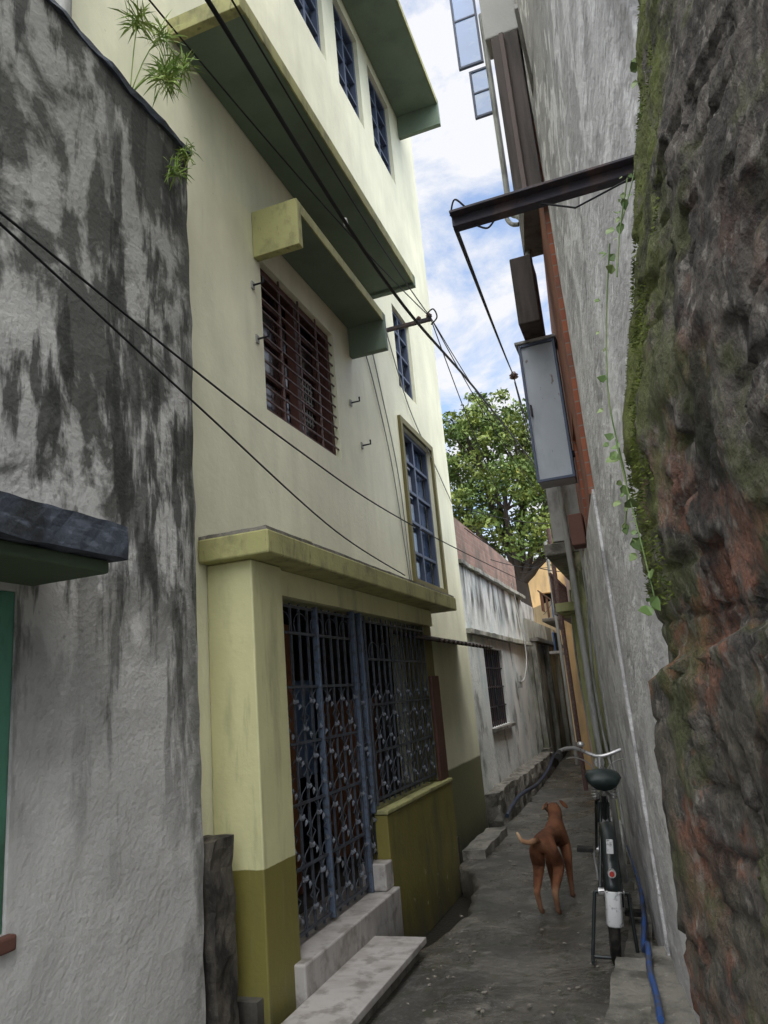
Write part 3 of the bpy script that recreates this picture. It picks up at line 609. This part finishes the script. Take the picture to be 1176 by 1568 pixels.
# ---------------------------------------------------------------- cables
ca=parent('overhead_cables')
T=(-1.68,7.07,5.47)
tube('thick_cable',[cat([(-1.2,1.2,4.25),(-1.2,1.95,4.16),(-1.2,4.05,4.04),(-1.30,7.6,4.6),(-1.4,16,5.5)],10)],.011,CABLE,ca,2)
tube('service_cables',[sag((-2.0,2.2,5.26),T,.1),sag((-1.5,2.0,5.15),T,.12),sag(T,(-1.42,16,5.76),.35),sag((T[0]+.02,T[1],T[2]-.06),(-1.3,17,5.2),.5),sag((T[0],T[1],T[2]-.03),(-2.1,15,4.2),.3),
   sag((-.30,1.65,2.66),(-.92,7.4,4.73),.02),sag((-.92,7.4,4.70),(-1.4,16,5.0),.3),sag((-.92,7.4,4.66),(-1.2,12,4.3),.15),
   sag((-2.15,9.3,3.9),(-1.0,13,4.2),.1),sag((-2.1,9.4,3.6),(-1.1,12,3.2),.15),sag((-2.1,11,3.4),(-1.3,15,3.8),.12),sag((-2.15,14,3.6),(-1.1,10.5,3.3),.1),sag((-2.2,17,3.0),(-1.3,13.5,3.4),.1)],.006,CABLE,ca,1)
tube('low_cables',[cat([(-1.7,.9,3.16),(-1.7,1.5,3.08),(-1.7,3.5,2.9),(-1.7,5.81,2.86),(-1.8,11.9,3.13)],10),cat([(-1.70,.9,3.15),(-1.71,1.5,3.05),(-1.75,2.63,2.85),(-1.82,4.3,2.58),(-1.9,5.95,2.50)],10)],.005,CABLE,ca,2)
tube('facade_wires',[cat([(-2.18,6.0,4.95),(-2.185,6.32,4.70),(-2.185,6.75,3.8),(-2.185,7.0,2.6)]),cat([(-2.18,6.3,5.2),(-2.185,6.6,4.6),(-2.185,6.95,3.7),(-2.185,7.05,2.6)]),cat([(-2.18,6.98,5.4),(-2.18,7.6,4.7),(-2.18,8.6,4.2),(-2.18,9.2,3.9)])],.007,CABLEG,ca,1)
br=parent('wall_cable_bracket')
box('arm',XF,T[0],7.05,7.09,5.44,5.48,BEAM,br,.003)
insul((T[0]-.02,7.07,5.482),.035,br); insul((T[0]-.14,7.07,5.482),.03,br)
tube('ties',[cat([(-1.7,7.0,5.5),(-1.64,7.05,5.56),(-1.62,7.1,5.48),(-1.7,7.12,5.42)])],.008,CABLE,br)
insul((-.92,7.4,4.70),.05,ca)
tube('cable_tap',[(-1.2,3.3,4.03),(-1.21,3.3,4.08)],.014,CABLEG,ca)
# ---------------------------------------------------------------- tree
tr=parent('leafy_tree')
BARK=mk('tree_bark',(.07,.055,.045),bump=.6)
LEAF=mk('tree_foliage',(.10,.16,.035),[{'c':(.20,.24,.05),'s':(1.3,1.3,1.3),'lo':.45,'hi':.6,'a':.9},{'c':(.045,.08,.022),'s':(2.2,2.2,2.2),'lo':.52,'hi':.62,'a':.8},{'c':(.32,.27,.04),'s':(6,6,6),'lo':.60,'hi':.66,'a':.7}],rough=.6,bump=0)
ctr=Vector((-3.25,19.5,7.3))
def limb(a,b,r0,r1,n=6,w=.15):
    a=Vector(a);b=Vector(b); bm_=tb; prev=None
    for i in range(n+1):
        t=i/n; c=a.lerp(b,t)+Vector((noise.noise((a.x*3+t*3,b.y,1)),noise.noise((a.y+t*3,b.x,5)),0))*w*math.sin(t*3.14)
        r=r0+(r1-r0)*t; d=(b-a).normalized(); s=d.cross(Vector((.3,1,.2))).normalized(); q=d.cross(s)
        ring=[bm_.verts.new(c+(s*math.cos(k*math.pi/4)+q*math.sin(k*math.pi/4))*r) for k in range(8)]
        if prev:
            for k in range(8): bm_.faces.new([prev[k],prev[(k+1)%8],ring[(k+1)%8],ring[k]])
        prev=ring
tb=bmesh.new()
limb((-3.1,19.5,-.3),(-3.0,19.5,4.2),.28,.2)
tips=[]
for e in ((-4.4,19,6.4),(-3.6,20,8.2),(-2.4,19.3,7.9),(-2.0,18.8,5.9),(-3.0,18.5,6.6),(-2.6,20,6.8),(-4.0,19.4,8.6),(-1.9,19.2,5.2),(-1.9,18.9,4.8)):
    limb((-3.0,19.5,4.0+random.uniform(0,.3)),e,.12,.04); tips.append(Vector(e))
    for k in range(4):
        f_=Vector(e)+Vector((random.uniform(-.8,.6),random.uniform(-.8,.8),random.uniform(-.3,1.)))
        limb(Vector(e)*.75+Vector((-3,19.5,4.2))*.25,f_,.045,.015,4,.08); tips.append(f_)
obj('trunk_and_limbs',tb,BARK,tr,True)
bm=bmesh.new(); cl=[]
for t in tips: cl.append((t,random.uniform(.35,.62)))
for k in range(105):
    d=Vector([random.gauss(0,1) for _ in range(3)]).normalized()*random.uniform(.4,1.0)
    p=ctr+Vector((d.x*2.0,d.y*1.8,d.z*3.0))
    if p.x>-1.6: p.x=-1.6-random.random()*.3
    cl.append((p,random.uniform(.22,.5)))
for c,r_ in cl:
    for k in range(int(150*r_/.4)):
        d=Vector([random.gauss(0,1) for _ in range(3)]).normalized()*r_*random.uniform(.35,1.15)
        p=c+Vector((d.x,d.y,d.z*.7)); a=Vector([random.gauss(0,1) for _ in range(3)]).normalized()
        b=a.cross(Vector([random.gauss(0,1) for _ in range(3)])).normalized(); L=random.uniform(.045,.095)
        bm.faces.new([bm.verts.new(p-a*L),bm.verts.new(p+b*L*.45),bm.verts.new(p+a*L),bm.verts.new(p-b*L*.45)])
obj('foliage',bm,LEAF,tr)
# ---------------------------------------------------------------- bicycle
bk=parent('bicycle')
R=.335
def ringp(cy,cz,r,n=40,x=0,a0=0,a1=2*math.pi,closed=True):
    m=n if closed else n+1
    return [(x,cy+r*math.cos(a0+(a1-a0)*i/n),cz+r*math.sin(a0+(a1-a0)*i/n)) for i in range(m)]
BB=(0,.45,.29); ST=(0,.33,.80); HT=(0,.86,.85); HB=(0,.89,.66)
tube('rear_tyre',ringp(0,R,R-.018),.026,TIRE,bk,3,True); tube('front_tyre',ringp(1.08,R,R-.018),.026,TIRE,bk,3,True)
tube('rims',[ringp(0,R,R-.05),ringp(1.08,R,R-.05)],.012,CHROME,bk,2,True)
sp=[]
for cy in (0,1.08):
    for i in range(24):
        t=i*2*math.pi/24; s_=.035 if i%2 else -.035
        sp.append([(s_,cy,R),(0,cy+(R-.045)*math.cos(t),R+(R-.045)*math.sin(t))])
tube('spokes',sp,.0016,CHROME,bk,1)
tube('hubs',[[(-.07,0,R),(.07,0,R)],[(-.055,1.08,R),(.055,1.08,R)]],.022,CHROME,bk)
tube('frame_tubes',[[BB,ST],[ST,HT],[(0,.35,.70),(0,.875,.76)],[BB,HB],[(0,.89,.62),(0,.845,.90)]],.016,BIKEP,bk)
tube('white_seat_tube_band',[(0,.365,.66),(0,.40,.50)],.018,WHITEPL,bk)
tube('stays',[[(-.06,0,R),(-.02,.31,.76)],[(.06,0,R),(.02,.31,.76)],[(-.06,0,R),(-.03,.42,.29)],[(.06,0,R),(.03,.42,.29)],[(-.055,1.08,R),(-.04,.94,.68),(-.01,.89,.70)],[(.055,1.08,R),(.04,.94,.68),(.01,.89,.70)]],.010,BIKEP,bk)
tube('seat_post',[ST,(0,.30,.90)],.014,CHROME,bk)
bm=bmesh.new(); secs=[(.14,.08,.90,.05),(.18,.105,.925,.065),(.27,.10,.935,.06),(.36,.05,.93,.045),(.43,.028,.925,.035),(.46,.012,.915,.02)]
prev=None
for (yy,hw,zt,h) in secs:
    ring=[bm.verts.new((hw*math.cos(t),yy,zt+(h*.5*math.sin(t) if math.sin(t)>0 else h*math.sin(t)))) for t in [k*math.pi/6 for k in range(12)]]
    if prev:
        for k in range(12): bm.faces.new([prev[k],prev[(k+1)%12],ring[(k+1)%12],ring[k]])
    else: bm.faces.new(ring)
    prev=ring
bm.faces.new(prev); bmesh.ops.recalc_face_normals(bm,faces=bm.faces)
obj('saddle',bm,SADDLE,bk,True)
for s in (-1,1):
    tube('saddle_spring',[(s*.055+.018*math.cos(t),.20+.018*math.sin(t),.80+t*.0026) for t in [q*.6 for q in range(45)]],.004,CHROME,bk,1)
tube('saddle_rails',[[(-.055,.20,.80),(0,.32,.84)],[(.055,.20,.80),(0,.32,.84)]],.008,CHROME,bk)
tube('handlebar',[cat([(-.27,.60,1.0),(-.26,.74,1.02),(-.16,.84,1.03),(0,.845,.98),(.16,.84,1.03),(.26,.74,1.02),(.27,.60,1.0)])],.013,CHROME,bk)
tube('grips',[[(-.27,.57,1.0),(-.265,.69,1.015)],[(.27,.57,1.0),(.265,.69,1.015)]],.019,TIRE,bk)
tube('stem',[(0,.845,.88),(0,.845,.985)],.016,CHROME,bk)
tube('brake_rods',[cat([(-.22,.70,.975),(-.14,.79,.97),(-.05,.84,.9),(-.03,.9,.7)]),cat([(.22,.70,.975),(.14,.79,.97),(.05,.84,.9),(.03,.9,.7)]),[(.03,.84,.9),(.03,.40,.76),(.03,.05,.70)]],.005,CHROME,bk,1)
bm=bmesh.new(); bmesh.ops.create_icosphere(bm,subdivisions=2,radius=.028)
for v in bm.verts: v.co=Vector((v.co.x-.12,v.co.y+.80,v.co.z*.7+1.06))
obj('bell',bm,CHROME,bk,True)
tube('headlamp',[(0,.93,.93),(0,.99,.93)],.035,CHROME,bk)
def fender(nm,cy,a0,a1,mat):
    bm=bmesh.new(); prev=None
    for i in range(25):
        t=a0+(a1-a0)*i/24; row=[]
        for w,dr in ((-.040,-.018),(-.026,0),(0,.006),(.026,0),(.040,-.018)):
            r_=R+.025+dr; row.append(bm.verts.new((w,cy+r_*math.cos(t),R+r_*math.sin(t))))
        if prev:
            for k in range(4): bm.faces.new([prev[k],prev[k+1],row[k+1],row[k]])
        prev=row
    o=obj(nm,bm,mat,bk,True); s=o.modifiers.new('s','SOLIDIFY'); s.thickness=.003
fender('rear_mudguard',0,math.radians(60),math.radians(165),BIKEP)
fender('rear_mudguard_white_tip',0,math.radians(165.5),math.radians(192),WHITEPL)
fender('front_mudguard',1.08,math.radians(20),math.radians(140),BIKEP)
tube('mudguard_stays',[[(-.065,0,R),(-.04,-.33,.42)],[(.065,0,R),(.04,-.33,.42)]],.004,CHROME,bk,1)
tube('rear_lamp',[(0,-.36,.52),(0,-.39,.52)],.021,CHROME,bk); tube('rear_reflector',[(0,-.391,.52),(0,-.398,.52)],.013,RED,bk)
box('white_tag',-.018,.018,-.315,-.305,.60,.67,WHITEPL,bk,.003)
tube('parking_stand',[[(-.09,0,R),(-.12,-.05,.02)],[(.09,0,R),(.12,-.05,.02)],[(-.12,-.05,.02),(.12,-.05,.02)],[(-.12,-.05,.02),(-.12,-.12,.01)],[(.12,-.05,.02),(.12,-.12,.01)],[(-.09,0,R),(.09,0,R)]],.010,BIKEP,bk)
tube('chainring',ringp(.45,.29,.09,24,x=.05),.007,CHROME,bk,2,True)
tube('crank',[[(.06,.45,.29),(.08,.45,.12)],[(-.06,.45,.29),(-.08,.45,.46)]],.010,CHROME,bk)
boxes('pedals',[(.08,.18,.41,.49,.105,.13),(-.18,-.08,.41,.49,.45,.475)],TIRE,bk,.004)
bm=bmesh.new()
outl=[(-.07,R),(-.05,R+.06),(.05,R+.07),(.42,.40),(.53,.36),(.57,.29),(.53,.22),(.42,.18),(.05,R-.08),(-.05,R-.06)]
a_=[bm.verts.new((.045,y_,z_)) for y_,z_ in outl]; b_=[bm.verts.new((.062,y_,z_)) for y_,z_ in outl]
bm.faces.new(a_); bm.faces.new(b_[::-1])
for i in range(len(outl)): bm.faces.new([a_[i],a_[(i+1)%len(outl)],b_[(i+1)%len(outl)],b_[i]])
bmesh.ops.recalc_face_normals(bm,faces=bm.faces)
obj('chain_case',bm,BIKEP,bk)
tube('chain_lock',ringp(.30,.60,.075,20,x=.03),.012,CHROME,bk,2,True)
bk.location=(-.465,4.60,0.0); bk.rotation_euler=(0,math.radians(5),math.radians(5.5))
# ---------------------------------------------------------------- dog
dog=parent('brown_dog')
DOGM=mk('brown_dog_fur',(.165,.068,.034),[{'c':(.07,.030,.018),'s':(7,7,7),'lo':.45,'hi':.6,'a':.8},
  {'c':(.36,.21,.12),'s':(14,14,9),'lo':.42,'hi':.56,'y':(.01,-.05),'zn':.03,'a':.75},
  {'c':(.28,.16,.10),'z':(.22,.05),'zn':.05,'a':.6},
  {'c':(.6,.42,.26),'x':(-.085,-.12),'z':(.46,.50),'zn':.02,'a':.9}],rough=.8,spec=.15,bump=.7,bscale3=(90,90,30),bdist=.008)
V=[];E=[];RR=[]
def jn(co,r,par_=None):
    V.append(co); RR.append(r if isinstance(r,tuple) else (r,r)); i=len(V)-1
    if par_ is not None: E.append((par_,i))
    return i
pel=jn((0,.04,.455),(.066,.074)); wa=jn((0,.20,.45),(.058,.064),pel); ch=jn((0,.34,.425),(.076,.10),wa); sh=jn((0,.44,.445),(.072,.092),ch)
nk=jn((-.012,.52,.51),(.052,.058),sh); hd=jn((-.030,.585,.575),(.060,.056),nk); mz=jn((-.066,.645,.558),(.035,.036),hd); ns=jn((-.105,.695,.54),(.022,.024),mz)
for s in (-1,1):
    hp=jn((s*.048,.03,.385),(.044,.064),pel); kn=jn((s*.066,.12,.28),(.032,.043),hp); hk=jn((s*.058,-.040,.155),(.017,.022),kn); an=jn((s*.054,-.005,.04),(.015,.016),hk); jn((s*.054,.04,.02),(.020,.016),an)
    sl=jn((s*.052,.42,.36),(.04,.055),sh); el=jn((s*.064,.39,.25),(.026,.032),sl); wr=jn((s*.060,.405,.12),(.017,.019),el); pw=jn((s*.060,.40,.035),(.015,.016),wr); jn((s*.060,.44,.02),(.020,.016),pw)
t1=jn((-.012,-.045,.475),(.022,.022),pel); t2=jn((-.055,-.075,.46),(.018,.018),t1); t3=jn((-.105,-.085,.475),(.016,.016),t2); t4=jn((-.13,-.08,.53),(.008,.008),t3)
me=bpy.data.meshes.new('body'); me.from_pydata(V,E,[]); o=bpy.data.objects.new('body',me); COL.objects.link(o); o.parent=dog
me.materials.append(DOGM)
sk=o.modifiers.new('skin','SKIN'); sk.use_smooth_shade=True; sk.branch_smoothing=.6
sv=me.skin_vertices[0].data
for i,r_ in enumerate(RR): sv[i].radius=r_
sv[0].use_root=True
su=o.modifiers.new('sub','SUBSURF'); su.levels=2; su.render_levels=2
for s in (-1,1):
    bm=bmesh.new()
    P=[(s*.030,.570+s*.012,.622),(s*.035,.595+s*.012,.624),(s*.078,.595+s*.03,.605),(s*.098,.585+s*.03,.550),(s*.070,.570+s*.02,.560)]
    vs=[bm.verts.new((p[0]-.030,p[1],p[2])) for p in P]; bm.faces.new(vs)
    e=obj('ear_%s'%('l' if s<0 else 'r'),bm,DOGM,dog,True); q=e.modifiers.new('s','SOLIDIFY'); q.thickness=.012; q=e.modifiers.new('u','SUBSURF'); q.levels=q.render_levels=1
    bm=bmesh.new(); bmesh.ops.create_icosphere(bm,subdivisions=2,radius=.009); 
    for v in bm.verts: v.co+=Vector((s*.030-.056,.625+s*.018,.592))
    obj('eye',bm,CABLE,dog,True)
bm=bmesh.new(); bmesh.ops.create_icosphere(bm,subdivisions=2,radius=.014)
for v in bm.verts: v.co+=Vector((-.117,.71,.545))
obj('nose',bm,CABLE,dog,True)
dog.location=(-.915,5.33,.0); dog.rotation_euler=(0,0,math.radians(-6)); dog.scale=(1.06,1,1.02)
bm=bmesh.new()
for k in range(260):
    yy=random.uniform(3.2,10); x=random.uniform(-1.5,-.5)-.06*(yy-4)*.5; s=random.uniform(.003,.012)
    m4=Matrix.Translation((x,yy,.002))@Matrix.Rotation(random.random()*6,4,'Z')@Matrix.Diagonal((s,s*1.5,s*.5,1))
    bmesh.ops.create_icosphere(bm,subdivisions=1,radius=1,matrix=m4)
obj('road_pebbles_and_litter',bm,mk('pebble',(.2,.18,.15)))
# ---------------------------------------------------------------- camera
f=1114.
Yc=Vector((417,-246,-f)).normalized(); Zc=Vector((-388,4384,-f)).normalized(); Xc=Yc.cross(Zc).normalized(); Zc=Xc.cross(Yc)
cam=bpy.data.cameras.new('camera'); co=bpy.data.objects.new('camera',cam); COL.objects.link(co)
Rm=Matrix((Xc,Yc,Zc))
co.matrix_world=Matrix.Translation((0,0,1.5))@Rm.to_4x4()
cam.sensor_width=36; cam.lens=f/1568*36; cam.clip_start=.02; cam.clip_end=500
sc.camera=co
# ---------------------------------------------------------------- light
w=bpy.data.worlds.new('World'); sc.world=w; w.use_nodes=True; nt=w.node_tree; N=nt.nodes; L=nt.links
bg=N['Background']; sky=N.new('ShaderNodeTexSky'); sky.sky_type='NISHITA'; sky.sun_disc=False
sky.sun_elevation=math.radians(62); sky.sun_rotation=math.radians(130)
gain=N.new('ShaderNodeVectorMath'); gain.operation='SCALE'; gain.inputs['Scale'].default_value=1.9; L.new(sky.outputs[0],gain.inputs[0])
tc=N.new('ShaderNodeTexCoord'); mp=N.new('ShaderNodeMapping'); mp.inputs['Scale'].default_value=(2.6,2.6,4.6); mp.inputs['Location'].default_value=(.3,0,.2); L.new(tc.outputs['Generated'],mp.inputs[0])
n=N.new('ShaderNodeTexNoise'); n.inputs['Scale'].default_value=1.8; n.inputs['Detail'].default_value=10; n.inputs['Roughness'].default_value=.6; n.inputs['Distortion'].default_value=.3; L.new(mp.outputs[0],n.inputs[0])
mr=N.new('ShaderNodeMapRange'); mr.inputs[1].default_value=.44; mr.inputs[2].default_value=.58; mr.inputs[3].default_value=.10; L.new(n.outputs[0],mr.inputs[0])
dot=N.new('ShaderNodeVectorMath'); dot.operation='DOT_PRODUCT'; dot.inputs[1].default_value=(.15,-.35,.92); L.new(tc.outputs['Generated'],dot.inputs[0])
th=N.new('ShaderNodeMapRange'); th.inputs[1].default_value=.48; th.inputs[2].default_value=.85; L.new(dot.outputs['Value'],th.inputs[0])
mxa=N.new('ShaderNodeMath'); mxa.operation='MAXIMUM'; L.new(mr.outputs[0],mxa.inputs[0]); L.new(th.outputs[0],mxa.inputs[1])
cc=N.new('ShaderNodeMix'); cc.data_type='RGBA'; L.new(th.outputs[0],cc.inputs[0]); cc.inputs[6].default_value=(6.3,6.4,6.7,1); cc.inputs[7].default_value=(34,34.5,35,1)
mx=N.new('ShaderNodeMix'); mx.data_type='RGBA'; L.new(mxa.outputs[0],mx.inputs[0]); L.new(gain.outputs[0],mx.inputs[6]); L.new(cc.outputs[2],mx.inputs[7])
L.new(mx.outputs[2],bg.inputs[0]); bg.inputs[1].default_value=.15
su=bpy.data.lights.new('sun','SUN'); so=bpy.data.objects.new('sun',su); COL.objects.link(so)
su.energy=1.4; su.angle=math.radians(40); su.color=(1,.96,.9)
sd=Vector((math.sin(math.radians(130))*math.cos(math.radians(62)),math.cos(math.radians(130))*math.cos(math.radians(62)),math.sin(math.radians(62))))
so.rotation_euler=sd.to_track_quat('Z','Y').to_euler()
sc.view_settings.view_transform='Standard'; sc.view_settings.look='None'; sc.view_settings.exposure=0
